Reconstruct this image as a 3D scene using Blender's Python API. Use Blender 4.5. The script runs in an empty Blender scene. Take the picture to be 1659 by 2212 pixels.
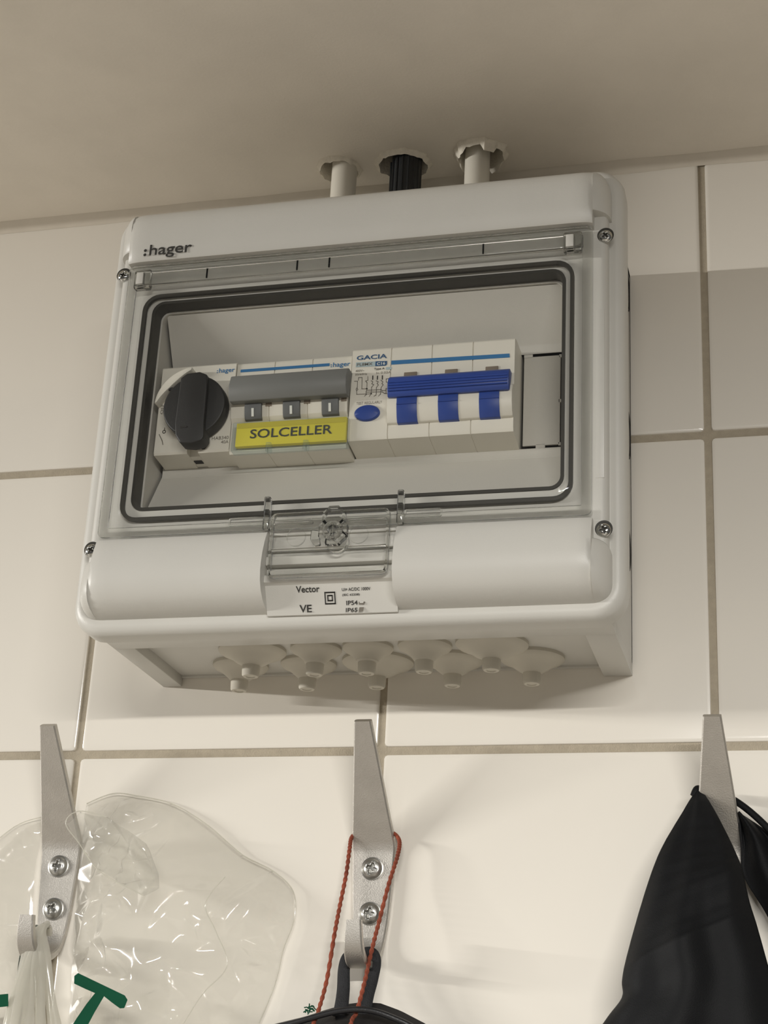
import bpy, bmesh, math, random
from mathutils import Vector, Matrix, noise

random.seed(7)
sc = bpy.context.scene
COL = sc.collection
MM = 0.001            # all coordinates below are millimetres: X right, Y into the wall (tile face at 0), Z up
PI = math.pi

# ------------------------------------------------------------------ camera
CAMROW_RIGHT = Vector((0.96813104, 0.24555147, 0.04926221))
CAMROW_DOWN = Vector((-0.04797099, 0.37487384, -0.92583389))
CAMROW_FWD = Vector((-0.24580699, 0.89396537, 0.37470635))
cam_d = bpy.data.cameras.new('camera')
cam = bpy.data.objects.new('camera', cam_d)
COL.objects.link(cam)
m = Matrix.Identity(4)
for i in range(3):
    m[i][0] = CAMROW_RIGHT[i]
    m[i][1] = -CAMROW_DOWN[i]
    m[i][2] = -CAMROW_FWD[i]
m.translation = Vector((195.65341435, -728.43140421, -186.96496011)) * MM
cam.matrix_world = m
cam_d.sensor_fit = 'HORIZONTAL'
cam_d.sensor_width = 36
cam_d.lens = 78.96356
cam_d.clip_start = 0.01
cam_d.clip_end = 50
sc.camera = cam

# ------------------------------------------------------------------ light
w = bpy.data.worlds.new('room_light')
sc.world = w
w.use_nodes = True
w.node_tree.nodes['Background'].inputs[0].default_value = (1.0, 0.968, 0.915, 1)
w.node_tree.nodes['Background'].inputs[1].default_value = 0.11

def tube_lamp(name, loc, aim, power, length, width, col, tilt):
    """A ceiling strip light: long horizontal emitter facing down and a little towards the wall."""
    d = bpy.data.lights.new(name, 'AREA')
    d.shape = 'RECTANGLE'
    d.size = length
    d.size_y = width
    d.energy = power
    d.color = col
    o = bpy.data.objects.new(name, d)
    o.location = loc
    f = Vector((aim[0] - loc[0], aim[1] - loc[1], 0)).normalized()
    r = f.cross(Vector((0, 0, 1))).normalized()
    f = f * math.cos(math.radians(tilt)) - Vector((0, 0, 1)) * math.sin(math.radians(tilt))
    u = r.cross(f)
    mw = Matrix.Identity(4)
    for i in range(3):
        mw[i][0], mw[i][1], mw[i][2] = r[i], u[i], -f[i]
    mw.translation = Vector(loc)
    o.matrix_world = mw
    COL.objects.link(o)
    return o
WARM = (1.0, 0.972, 0.926)
tube_lamp('strip_lamp', (-3.50, -1.62, 0.33), (0, 0, 0), 385, 1.2, 0.08, WARM, 79)
tube_lamp('strip_lamp', (0.70, -2.20, 0.31), (0, 0, 0), 228, 1.2, 0.10, WARM, 90)

sc.view_settings.view_transform = 'Standard'
sc.view_settings.look = 'None'
sc.view_settings.exposure = -0.07
sc.view_settings.gamma = 1.0
sc.view_settings.use_curve_mapping = False
try:
    sc.cycles.transparent_max_bounces = 32
except Exception:
    pass

# ------------------------------------------------------------------ materials
def lin(c):
    out = []
    for v in c:
        v /= 255.0
        out.append(v / 12.92 if v <= 0.04045 else ((v + 0.055) / 1.055) ** 2.4)
    return (*out, 1.0)

def mat(name, rgb, rough=0.5, metal=0.0, var=0.04, vscale=60.0, bump=0.0, bscale=900.0, spec=0.5, coat=0.0, sheen=0.0, aniso=None):
    mt = bpy.data.materials.new(name)
    mt.use_nodes = True
    nt = mt.node_tree
    b = nt.nodes['Principled BSDF']
    b.inputs['Roughness'].default_value = rough
    b.inputs['Metallic'].default_value = metal
    b.inputs['Specular IOR Level'].default_value = spec
    b.inputs['Coat Weight'].default_value = coat
    b.inputs['Coat Roughness'].default_value = 0.08
    b.inputs['Sheen Weight'].default_value = sheen
    tc = nt.nodes.new('ShaderNodeTexCoord')
    nz = nt.nodes.new('ShaderNodeTexNoise')
    nz.inputs['Scale'].default_value = vscale
    nz.inputs['Detail'].default_value = 4
    nt.links.new(tc.outputs['Object'], nz.inputs['Vector'])
    rmp = nt.nodes.new('ShaderNodeValToRGB')
    c = lin(rgb)
    lo = tuple(max(0, v * (1 - var)) for v in c[:3]) + (1,)
    hi = tuple(min(1, v * (1 + var)) for v in c[:3]) + (1,)
    rmp.color_ramp.elements[0].position = 0.3
    rmp.color_ramp.elements[0].color = lo
    rmp.color_ramp.elements[1].position = 0.7
    rmp.color_ramp.elements[1].color = hi
    nt.links.new(nz.outputs['Fac'], rmp.inputs['Fac'])
    nt.links.new(rmp.outputs['Color'], b.inputs['Base Color'])
    if bump > 0:
        n2 = nt.nodes.new('ShaderNodeTexNoise')
        n2.inputs['Scale'].default_value = bscale
        n2.inputs['Detail'].default_value = 3
        nt.links.new(tc.outputs['Object'], n2.inputs['Vector'])
        bp = nt.nodes.new('ShaderNodeBump')
        bp.inputs['Strength'].default_value = bump
        bp.inputs['Distance'].default_value = 0.0006
        nt.links.new(n2.outputs['Fac'], bp.inputs['Height'])
        nt.links.new(bp.outputs['Normal'], b.inputs['Normal'])
    return mt

def clear(name, tint=(0.99, 0.99, 0.985), rough=0.03, body=0.0, bodycol=(200, 200, 190), ior=1.45, bump=0.0, bscale=120):
    mt = bpy.data.materials.new(name)
    mt.use_nodes = True
    nt = mt.node_tree
    nt.nodes.clear()
    out = nt.nodes.new('ShaderNodeOutputMaterial')
    tr = nt.nodes.new('ShaderNodeBsdfTransparent')
    tr.inputs[0].default_value = (*tint, 1)
    gl = nt.nodes.new('ShaderNodeBsdfGlossy')
    gl.inputs['Roughness'].default_value = rough
    lw = nt.nodes.new('ShaderNodeLayerWeight')       # Schlick reflectance, the same from both sides of the film
    pw = nt.nodes.new('ShaderNodeMath')
    pw.operation = 'POWER'
    pw.inputs[1].default_value = 5.0
    lw.inputs['Blend'].default_value = 0.5
    nt.links.new(lw.outputs['Facing'], pw.inputs[0])
    f0 = ((ior - 1) / (ior + 1)) ** 2
    fr = nt.nodes.new('ShaderNodeMath')
    fr.operation = 'MULTIPLY_ADD'
    fr.inputs[1].default_value = 1 - f0
    fr.inputs[2].default_value = f0
    nt.links.new(pw.outputs[0], fr.inputs[0])
    mx = nt.nodes.new('ShaderNodeMixShader')
    nt.links.new(fr.outputs[0], mx.inputs[0])
    src = tr
    if body > 0:
        tc = nt.nodes.new('ShaderNodeTexCoord')
        nz = nt.nodes.new('ShaderNodeTexNoise')
        nz.inputs['Scale'].default_value = 40
        nt.links.new(tc.outputs['Object'], nz.inputs['Vector'])
        df = nt.nodes.new('ShaderNodeBsdfDiffuse')
        df.inputs[0].default_value = lin(bodycol)
        tl = nt.nodes.new('ShaderNodeBsdfTranslucent')
        tl.inputs[0].default_value = lin(bodycol)
        m0 = nt.nodes.new('ShaderNodeMixShader')
        m0.inputs[0].default_value = 0.4
        nt.links.new(df.outputs[0], m0.inputs[1])
        nt.links.new(tl.outputs[0], m0.inputs[2])
        m1 = nt.nodes.new('ShaderNodeMixShader')
        mr = nt.nodes.new('ShaderNodeMapRange')
        mr.inputs['To Min'].default_value = body * 0.6
        mr.inputs['To Max'].default_value = min(1.0, body * 1.4)
        nt.links.new(nz.outputs['Fac'], mr.inputs['Value'])
        nt.links.new(mr.outputs[0], m1.inputs[0])
        nt.links.new(tr.outputs[0], m1.inputs[1])
        nt.links.new(m0.outputs[0], m1.inputs[2])
        src = m1
    nt.links.new(src.outputs[0], mx.inputs[1])
    nt.links.new(gl.outputs[0], mx.inputs[2])
    nt.links.new(mx.outputs[0], out.inputs[0])
    return mt

M = {}
M['tile'] = mat('glazed_tile', (226, 221, 211), rough=0.16, var=0.012, vscale=9, bump=0.06, bscale=28)
M['grout'] = mat('cement_grout', (168, 158, 140), rough=0.95, var=0.07, vscale=260, bump=0.5, bscale=1600)
M['ceiling'] = mat('painted_plasterboard', (238, 231, 219), rough=0.9, var=0.03, vscale=30, bump=0.35, bscale=700, spec=0.2)
M['gypsum'] = mat('broken_gypsum', (238, 231, 216), rough=0.95, var=0.08, vscale=300, bump=0.6, bscale=900)
M['caulk'] = mat('white_caulk', (222, 214, 200), rough=0.55, var=0.03, vscale=90, bump=0.3, bscale=150)
M['plastic'] = mat('light_grey_plastic', (200, 198, 191), rough=0.38, var=0.015, vscale=40, bump=0.10, bscale=2600)
M['plastic_in'] = mat('grey_plastic', (195, 192, 184), rough=0.5, var=0.015, vscale=40, bump=0.10, bscale=2600)
M['dark_gap'] = mat('gap_shade_and_mark', (40, 38, 34), rough=0.8)  # dark colour for shade in gaps, slots and holes, and the handle mark
M['seal'] = mat('dark_rubber_seal_and_shade', (52, 50, 44), rough=0.45, var=0.1)  # rubber seal; also painted shade in screw pockets, lid seam and door line
M['clear'] = clear('clear_polycarbonate')
M['clear_thick'] = clear('clear_polycarbonate_thick', tint=(0.975, 0.98, 0.965), body=0.07, bodycol=(215, 214, 205))
gm_ = bpy.data.materials.new('moulded_clear_plastic')
gm_.use_nodes = True
pb_ = gm_.node_tree.nodes['Principled BSDF']
pb_.inputs['Transmission Weight'].default_value = 1.0
pb_.inputs['Roughness'].default_value = 0.06
pb_.inputs['IOR'].default_value = 1.45
pb_.inputs['Base Color'].default_value = (0.97, 0.97, 0.95, 1)
tc_ = gm_.node_tree.nodes.new('ShaderNodeTexCoord')
nz_ = gm_.node_tree.nodes.new('ShaderNodeTexNoise')
nz_.inputs['Scale'].default_value = 90
bp_ = gm_.node_tree.nodes.new('ShaderNodeBump')
bp_.inputs['Strength'].default_value = 0.15
bp_.inputs['Distance'].default_value = 0.001
gm_.node_tree.links.new(tc_.outputs['Object'], nz_.inputs['Vector'])
gm_.node_tree.links.new(nz_.outputs['Fac'], bp_.inputs['Height'])
gm_.node_tree.links.new(bp_.outputs['Normal'], pb_.inputs['Normal'])
M['clear_thick'] = gm_
M['clear_blue'] = clear('bluish_clear_plastic', tint=(0.95, 0.975, 0.975), body=0.10, bodycol=(175, 190, 192))
M['gland'] = mat('grey_rubber', (196, 191, 178), rough=0.7, var=0.03)
M['chrome'] = mat('bright_zinc', (190, 190, 186), rough=0.16, metal=1.0, var=0.1, vscale=200)
M['steel'] = mat('zinc_plated_steel', (176, 175, 170), rough=0.36, metal=1.0, var=0.12, vscale=250)
M['alu'] = mat('satin_aluminium', (192, 188, 181), rough=0.5, metal=1.0, var=0.05, vscale=120, bump=0.25, bscale=1800)
M['device'] = mat('white_device_plastic', (224, 220, 208), rough=0.42, var=0.012, bump=0.05, bscale=2500)
M['knob'] = mat('charcoal_plastic', (33, 32, 30), rough=0.5, var=0.08, bump=0.1, bscale=2500)
M['grey'] = mat('mid_grey_plastic', (112, 113, 110), rough=0.5, var=0.03)
M['grey_dark'] = mat('slate_grey_plastic', (96, 98, 98), rough=0.5, var=0.03)
M['blue'] = mat('royal_blue_plastic', (38, 66, 142), rough=0.42, var=0.05)
M['blue_print'] = mat('blue_print', (46, 112, 164), rough=0.6, var=0.02)
M['blue_dark'] = mat('dark_blue_print', (44, 84, 124), rough=0.6, var=0.02)
M['black_print'] = mat('black_print', (44, 42, 38), rough=0.7, var=0.05)
M['grey_print'] = mat('grey_print', (112, 106, 96), rough=0.7, var=0.05)
M['white_print'] = mat('white_print', (220, 222, 216), rough=0.6, var=0.02)
M['pale_blue'] = mat('pale_blue_print', (168, 186, 190), rough=0.6, var=0.02)
M['yellow'] = mat('yellow_label_paper', (232, 214, 48), rough=0.6, var=0.02)
M['yellow_dk'] = mat('folded_yellow_label_paper', (206, 188, 40), rough=0.6, var=0.02)
M['notch_shade'] = mat('recess_shade_brown', (124, 112, 98), rough=0.7)  # brown-grey standing for the shade inside notches and square holes
M['conduit'] = mat('white_conduit_plastic', (218, 213, 200), rough=0.45, var=0.03, vscale=50)
M['black_pipe'] = mat('black_conduit_plastic', (30, 33, 36), rough=0.35, var=0.15, vscale=120)
M['film'] = clear('crumpled_clear_film', tint=(0.99, 0.99, 0.985), rough=0.05, body=0.085, bodycol=(240, 238, 230), ior=1.6)
M['film_white'] = clear('bunched_white_film', tint=(0.93, 0.93, 0.91), rough=0.12, body=0.55, bodycol=(226, 223, 213), ior=1.5)
M['film_green'] = clear('green_tinted_film', tint=(0.5, 0.56, 0.5), rough=0.08, body=0.6, bodycol=(46, 58, 50), ior=1.5)
M['green'] = mat('green_film_print', (14, 72, 50), rough=0.25, var=0.1)
M['red_cord'] = mat('rust_red_cord', (132, 62, 40), rough=0.85, var=0.25, vscale=140, bump=0.6, bscale=1500)
M['black_nylon'] = mat('black_nylon', (24, 24, 26), rough=0.42, var=0.1, bump=0.2, bscale=2200)
M['black_web'] = mat('black_webbing', (26, 27, 30), rough=0.8, var=0.2, vscale=600, bump=0.6, bscale=1800)
M['black_cloth'] = mat('black_satin', (11, 12, 14), rough=0.6, var=0.1, bump=0.25, bscale=2600, spec=0.18)

# ------------------------------------------------------------------ builders
def world_loc(o):
    v = Vector((0, 0, 0))
    while o is not None:
        v = v + o.location
        o = o.parent
    return v

def link(name, me, mtl, parent=None, smooth=None):
    o = bpy.data.objects.new(name, me)
    COL.objects.link(o)
    if mtl is not None and not me.materials:
        me.materials.append(M[mtl] if isinstance(mtl, str) else mtl)
    if parent is not None:
        o.parent = parent
    return o

def obj(name, bm, mtl, parent=None, angle=35, origin=None):
    """Finish a bmesh given in millimetres of the room as one object."""
    bmesh.ops.remove_doubles(bm, verts=bm.verts, dist=0.0005)
    bmesh.ops.recalc_face_normals(bm, faces=bm.faces)
    off = world_loc(parent) if parent is not None else Vector((0, 0, 0))
    org = Vector(origin) * MM if origin is not None else None
    base = off + (Vector((0, 0, 0)) if org is None else (org - off))
    for v in bm.verts:
        v.co = v.co * MM - base
    for f in bm.faces:
        f.smooth = True
    ca = math.radians(angle)
    for e in bm.edges:
        if len(e.link_faces) == 2:
            e.smooth = e.calc_face_angle(0) < ca
    me = bpy.data.meshes.new(name)
    bm.to_mesh(me)
    bm.free()
    o = link(name, me, mtl, parent)
    if org is not None:
        o.location = org - off
    return o

def thing(name, loc, label, cat, group=None):
    o = bpy.data.objects.new(name, None)
    o.empty_display_size = 0.02
    COL.objects.link(o)
    o.location = Vector(loc) * MM
    o['label'] = label
    o['category'] = cat
    if group:
        o['group'] = group
    return o

def struct(o):
    o['kind'] = 'structure'
    return o

def bevel(bm, r, seg=2, ang=30):
    es = [e for e in bm.edges if len(e.link_faces) == 2 and e.calc_face_angle(0) > math.radians(ang)]
    if es and r > 0:
        bmesh.ops.bevel(bm, geom=es, offset=r, segments=seg, profile=0.5, affect='EDGES', clamp_overlap=True)

def box(x0, x1, y0, y1, z0, z1, r=0.0, seg=2, bm=None):
    b = bmesh.new()
    vs = [b.verts.new((x, y, z)) for x in (x0, x1) for y in (y0, y1) for z in (z0, z1)]
    for f in ((0, 1, 3, 2), (4, 6, 7, 5), (0, 4, 5, 1), (2, 3, 7, 6), (0, 2, 6, 4), (1, 5, 7, 3)):
        b.faces.new([vs[i] for i in f])
    bmesh.ops.recalc_face_normals(b, faces=b.faces)
    if r > 0:
        bevel(b, r, seg)
    return merge(bm, b)

def merge(bm, b):
    if bm is None:
        return b
    me = bpy.data.meshes.new('tmp')
    b.to_mesh(me)
    b.free()
    bm.from_mesh(me)
    bpy.data.meshes.remove(me)
    return bm

def loft(loops, caps=(True, True), closed=True, bm=None):
    b = bm if bm is not None else bmesh.new()
    rows = [[b.verts.new(p) for p in lp] for lp in loops]
    n = len(rows[0])
    for a, c in zip(rows, rows[1:]):
        for i in range(n if closed else n - 1):
            j = (i + 1) % n
            try:
                b.faces.new((a[i], a[j], c[j], c[i]))
            except ValueError:
                pass
    if closed and caps[0]:
        b.faces.new(rows[0])
    if closed and caps[1]:
        b.faces.new(list(reversed(rows[-1])))
    return b

def prism_yz(profile, x0, x1, r=0.0, seg=2, bm=None):
    b = loft([[(x0, y, z) for y, z in profile], [(x1, y, z) for y, z in profile]])
    bmesh.ops.recalc_face_normals(b, faces=b.faces)
    if r > 0:
        bevel(b, r, seg)
    return merge(bm, b)

def prism_xz(poly, y0, y1, r=0.0, seg=2, bm=None):
    b = loft([[(x, y0, z) for x, z in poly], [(x, y1, z) for x, z in poly]])
    bmesh.ops.recalc_face_normals(b, faces=b.faces)
    if r > 0:
        bevel(b, r, seg)
    return merge(bm, b)

def rrect(x0, x1, z0, z1, r, n=6):
    pts = []
    for cx, cz, a0 in ((x1 - r, z1 - r, 0), (x0 + r, z1 - r, 90), (x0 + r, z0 + r, 180), (x1 - r, z0 + r, 270)):
        for k in range(n + 1):
            a = math.radians(a0 + 90 * k / n)
            pts.append((cx + r * math.cos(a), cz + r * math.sin(a)))
    return pts

def rr3(x0, x1, z0, z1, r, y, n=6):
    return [(x, y, z) for x, z in rrect(x0, x1, z0, z1, r, n)]

def ring(x0, x1, z0, z1, r, wd, y0, y1, n=6):
    """A rounded-rectangle frame of width wd (inwards), between depths y0 (back) and y1 (front)."""
    i = (x0 + wd, x1 - wd, z0 + wd, z1 - wd, max(0.3, r - wd))
    lp = [rr3(x0, x1, z0, z1, r, y0, n), rr3(x0, x1, z0, z1, r, y1, n), rr3(*i, y1, n), rr3(*i, y0, n), rr3(x0, x1, z0, z1, r, y0, n)]
    return loft(lp, caps=(False, False))

def lathe(profile, c, axis='y', n=24, bm=None, cap=True):
    """profile: (radius, distance along axis); axis y goes out of the wall (towards -Y), z goes up, -z down."""
    loops = []
    for r, d in profile:
        r = max(r, 0.001)
        lp = []
        for k in range(n):
            a = 2 * PI * k / n
            u, v = r * math.cos(a), r * math.sin(a)
            if axis == 'y':
                lp.append((c[0] + u, c[1] - d, c[2] + v))
            elif axis == 'z':
                lp.append((c[0] + u, c[1] + v, c[2] + d))
            else:
                lp.append((c[0] + d, c[1] + u, c[2] + v))
        loops.append(lp)
    return loft(loops, caps=(cap, cap), bm=bm)

def smooth_path(pts, n=8):
    P = [Vector(p) for p in pts]
    out = []
    for i in range(len(P) - 1):
        p0 = P[max(i - 1, 0)]; p1 = P[i]; p2 = P[i + 1]; p3 = P[min(i + 2, len(P) - 1)]
        for k in range(n):
            t = k / n
            out.append(0.5 * ((2 * p1) + (p2 - p0) * t + (2 * p0 - 5 * p1 + 4 * p2 - p3) * t * t + (-p0 + 3 * p1 - 3 * p2 + p3) * t ** 3))
    out.append(P[-1])
    return out

def tube(path, r, n=10, flat=1.0, up=(0, -1, 0), bm=None, rfun=None):
    path = [Vector(p) for p in path]
    loops = []
    for i, p in enumerate(path):
        t = (path[min(i + 1, len(path) - 1)] - path[max(i - 1, 0)]).normalized()
        s = t.cross(Vector(up))
        if s.length < 1e-4:
            s = t.cross(Vector((1, 0, 0)))
        s.normalize()
        q = s.cross(t).normalized()
        rr = r if rfun is None else r * rfun(i / (len(path) - 1))
        loops.append([tuple(p + s * (rr * math.cos(2 * PI * k / n)) + q * (rr * flat * math.sin(2 * PI * k / n))) for k in range(n)])
    return loft(loops, bm=bm)

def text(body, x0, x1, z0, z1, y, mtl, parent, name='lettering', shear=0.0, bold=0.0, skew=0.0):
    """Flat print: the words scaled to the box x0..x1, z0..z1 on the plane at depth y, facing the room."""
    cu = bpy.data.curves.new('tmp_text', 'FONT')
    cu.body = body
    cu.offset = bold
    cu.shear = shear
    cu.resolution_u = 3
    to = bpy.data.objects.new('tmp_text', cu)
    COL.objects.link(to)
    dg = bpy.context.evaluated_depsgraph_get()
    me = bpy.data.meshes.new_from_object(to.evaluated_get(dg))
    bpy.data.objects.remove(to)
    bpy.data.curves.remove(cu)
    xs = [v.co.x for v in me.vertices]
    ys = [v.co.y for v in me.vertices]
    ax, bx, ay, by = min(xs), max(xs), min(ys), max(ys)
    bm = bmesh.new()
    bm.from_mesh(me)
    bpy.data.meshes.remove(me)
    yf = y if callable(y) else (lambda x, z: y)
    for v in bm.verts:
        x = x0 + (v.co.x - ax) / (bx - ax) * (x1 - x0)
        z = z0 + (v.co.y - ay) / (by - ay) * (z1 - z0) + skew * (x - x0)
        v.co = (x, yf(x, z), z)
    bm.normal_update()
    return obj(name, bm, mtl, parent)

def strokes(lines, wd, y, mtl, parent, name):
    bm = bmesh.new()
    for ln in lines:
        for (xa, za), (xb, zb) in zip(ln, ln[1:]):
            d = Vector((xb - xa, zb - za))
            if d.length < 1e-6:
                continue
            d.normalize()
            n = Vector((-d.y, d.x)) * wd / 2
            e = d * wd / 2
            q = [(xa - e.x + n.x, za - e.y + n.y), (xb + e.x + n.x, zb + e.y + n.y), (xb + e.x - n.x, zb + e.y - n.y), (xa - e.x - n.x, za - e.y - n.y)]
            bm.faces.new([bm.verts.new((a, y, c)) for a, c in q])
    return obj(name, bm, mtl, parent)

def flat(poly, y, mtl, parent, name):
    bm = bmesh.new()
    bm.faces.new([bm.verts.new((x, y, z)) for x, z in poly])
    return obj(name, bm, mtl, parent)

def pip(x, z, poly):
    c = False
    j = len(poly) - 1
    for i in range(len(poly)):
        (xi, zi), (xj, zj) = poly[i], poly[j]
        if (zi > z) != (zj > z) and x < (xj - xi) * (z - zi) / (zj - zi) + xi:
            c = not c
        j = i
    return c

# ------------------------------------------------------------------ the setting: tiled wall, ceiling, caulk bead
CEIL = 302.6
XL = [-600, -450, -300, -150.1, -0.3, 150.3, 300, 450, 600]        # vertical joints
ZL = [-600, -450, -300, -150, 0.4, 149.6, CEIL + 2]                # horizontal joints
GV, GH = 1.65, 1.9                                                   # half joint widths
bm = bmesh.new()
vs = [bm.verts.new(p) for p in ((-601, 1.1, -601), (601, 1.1, -601), (601, 1.1, CEIL + 20), (-601, 1.1, CEIL + 20))]
bm.faces.new(vs)
vs2 = [bm.verts.new((v.co.x, 14, v.co.z)) for v in vs]
bm.faces.new(list(reversed(vs2)))
for i in range(4):
    j = (i + 1) % 4
    bm.faces.new((vs[i], vs2[i], vs2[j], vs[j]))
wall = struct(obj('wall_back', bm, 'grout'))
wall['label'] = 'white glazed square tile wall with grey grout behind the fuse box'
tile_mesh = {}
for i in range(len(XL) - 1):
    for j in range(len(ZL) - 1):
        x0, x1 = XL[i] + GV, XL[i + 1] - GV
        z0, z1 = ZL[j] + GH, ZL[j + 1] - GH
        if j == len(ZL) - 2:
            z1 = CEIL - 1.5
        wx, wz = x1 - x0, z1 - z0
        key = (round(wx, 1), round(wz, 1))
        if key not in tile_mesh:
            lp = []
            for ins, y in ((0, 6), (0, 0.9), (0.25, 0.35), (0.8, 0.1), (1.8, 0.0)):
                lp.append(rr3(-wx / 2 + ins, wx / 2 - ins, -wz / 2 + ins, wz / 2 - ins, 1.6, y, 2))
            b = loft(lp)
            o = obj('tile', b, 'tile', wall)
            tile_mesh[key] = o.data
        else:
            o = link('tile', tile_mesh[key], None, wall)
        o.location = Vector(((x0 + x1) / 2, 0, (z0 + z1) / 2)) * MM
        o.rotation_euler = (random.uniform(-.0016, .0016), 0, random.uniform(-.0016, .0016))

bm = box(-4200, 2600, 14, -4200, -1800, -1760)  # unseen floor, added to bounce lamp light up to the ceiling
flo = struct(obj('floor', bm, mat('grey_floor_tile', (98, 93, 86), rough=0.5, var=0.05, vscale=3)))
flo['label'] = 'unseen grey floor of the room, added to bounce light'
# ceiling with three broken-out holes
def ragged(cx, cy, rx, ry, n, amp, seed):
    pts = []
    for k in range(n):
        a = 2 * PI * k / n
        f = 1 + amp * noise.noise(Vector((math.cos(a) * 2.3 + seed, math.sin(a) * 2.3, seed))) + amp * 0.6 * noise.noise(Vector((math.cos(a) * 9, math.sin(a) * 9 + seed, 0)))
        pts.append((cx + rx * f * math.cos(a), cy + ry * f * math.sin(a)))
    return pts
HOLES = [ragged(-32.6, -21.8, 9.8, 10.0, 40, 0.07, 1.3), ragged(1.4, -21.0, 12.2, 11.4, 44, 0.10, 5.1), ragged(42.6, -23.6, 11.6, 10.8, 40, 0.12, 9.7)]
bm = bmesh.new()
def loop_edges(pts, z):
    v = [bm.verts.new((x, y, z)) for x, y in pts]
    return [bm.edges.new((v[i], v[(i + 1) % len(v)])) for i in range(len(v))]
es = loop_edges([(-1500, 14), (1500, 14), (1500, -195), (-1500, -195)], CEIL)
for h in HOLES:
    es += loop_edges(h, CEIL)
bmesh.ops.triangle_fill(bm, use_beauty=True, use_dissolve=False, edges=es)
for h in HOLES:            # cut edge of the board
    loft([[(x, y, CEIL) for x, y in h], [(x, y, CEIL + 12.5) for x, y in h]], caps=(False, False), bm=bm)
bq = [(-1500, 14), (1500, 14), (1500, -195), (-1500, -195)]       # unseen sides and top added as a soffit, kept shallow for the lamp light
loft([[(x, y, CEIL) for x, y in bq], [(x, y, CEIL + 300) for x, y in bq]], caps=(False, True), bm=bm)
ceil = struct(obj('ceiling', bm, 'ceiling', angle=20))
ceil['label'] = 'pale painted plasterboard ceiling above the tiles'
for hi, h in enumerate(HOLES):      # torn paper and gypsum lip round each hole
    n = len(h)
    cx = sum(p[0] for p in h) / n
    cy = sum(p[1] for p in h) / n
    lp = []
    chunky = hi == 2
    def sc_(k, f):
        return (cx + (h[k][0] - cx) * f, cy + (h[k][1] - cy) * f)
    def tear(k):
        a = 2 * PI * k / n
        t = 0.9 + 0.8 * noise.noise(Vector((math.cos(a) * 3 + hi * 4, math.sin(a) * 3, 2.0)))
        if chunky:
            t = 1.3 + 1.3 * (int(k * 9 / n) % 2) + 0.5 * noise.noise(Vector((k * 0.8, hi, 0)))
        return max(0.25, t)
    lp.append([(*sc_(k, 1.17 + 0.03 * (k % 3)), CEIL - 0.02) for k in range(n)])
    lp.append([(*sc_(k, 1.10 + 0.02 * (k % 2)), CEIL - 1.3 * tear(k)) for k in range(n)])
    lp.append([(*sc_(k, 1.01), CEIL - 2.3 * tear(k)) for k in range(n)])
    lp.append([(*sc_(k, 0.965), CEIL + 0.6) for k in range(n)])
    lp.append([(*sc_(k, 0.985), CEIL + 12) for k in range(n)])
    obj('hole_edge', loft(lp, caps=(False, False)), 'gypsum', ceil, angle=25)

bm = bmesh.new()                    # caulk bead in the corner
lp = []
for k in range(121):
    x = -600 + 10 * k
    s = 1 + 0.22 * noise.noise(Vector((x * 0.03, 0, 0)))
    lp.append([(x, 0.6, CEIL + 0.5), (x, 0.0, CEIL - 5.2 * s), (x, -1.1, CEIL - 4.2 * s), (x, -2.2 * s, CEIL - 2.2 * s), (x, -4.2 * s, CEIL - 0.7), (x, -5.0 * s, CEIL + 0.5)])
trim = struct(obj('trim_1', loft(lp, bm=bm), 'caulk', angle=80))
trim['label'] = 'white caulk bead where the tiles meet the ceiling'

# ------------------------------------------------------------------ a cross-head screw, made once and shared
def screw_mesh(r, h, name, mtl):
    b = lathe([(r, 0), (r, h * 0.18), (r * 0.93, h * 0.45), (r * 0.75, h * 0.75), (r * 0.45, h * 0.95), (0.0, h)], (0, 0, 0), 'y', 28)
    head = obj('tmp_head', b, mtl)
    c = bmesh.new()
    for a in (0, 1):
        wd, ln = r * 0.17, r * 0.58
        p = [(-ln, -wd), (ln, -wd), (ln, wd), (-ln, wd)]
        p = [(x, z) if a == 0 else (-z, x) for x, z in p]
        bb = loft([[(x * 0.55, h * 0.35, z * 0.55) for x, z in p], [(x * 1.05, -h * 1.3, z * 1.05) for x, z in p]])
        c = merge(c, bb)
    cut = obj('tmp_cut', c, mtl)
    md = head.modifiers.new('b', 'BOOLEAN')
    md.object = cut
    md.operation = 'DIFFERENCE'
    md.solver = 'EXACT'
    md.use_self = True
    dg = bpy.context.evaluated_depsgraph_get()
    me = bpy.data.meshes.new_from_object(head.evaluated_get(dg))
    me.name = name
    bpy.data.objects.remove(head)
    bpy.data.objects.remove(cut)
    return me
SCREW_BOX = screw_mesh(3.1, 1.9, 'screw', 'chrome')
SCREW_HOOK = screw_mesh(4.6, 2.3, 'screw', 'steel')

def put_screw(me, loc, parent, rot, mtl):
    o = link('screw', me, mtl, parent)
    o.location = Vector(loc) * MM - world_loc(parent)
    o.rotation_euler = (0, rot, 0)
    return o

# ------------------------------------------------------------------ the fuse box
fb = thing('distribution_board', (2.5, 0, 33), 'light grey wall fuse box with clear hinged door and breakers inside', 'fuse box')

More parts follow.
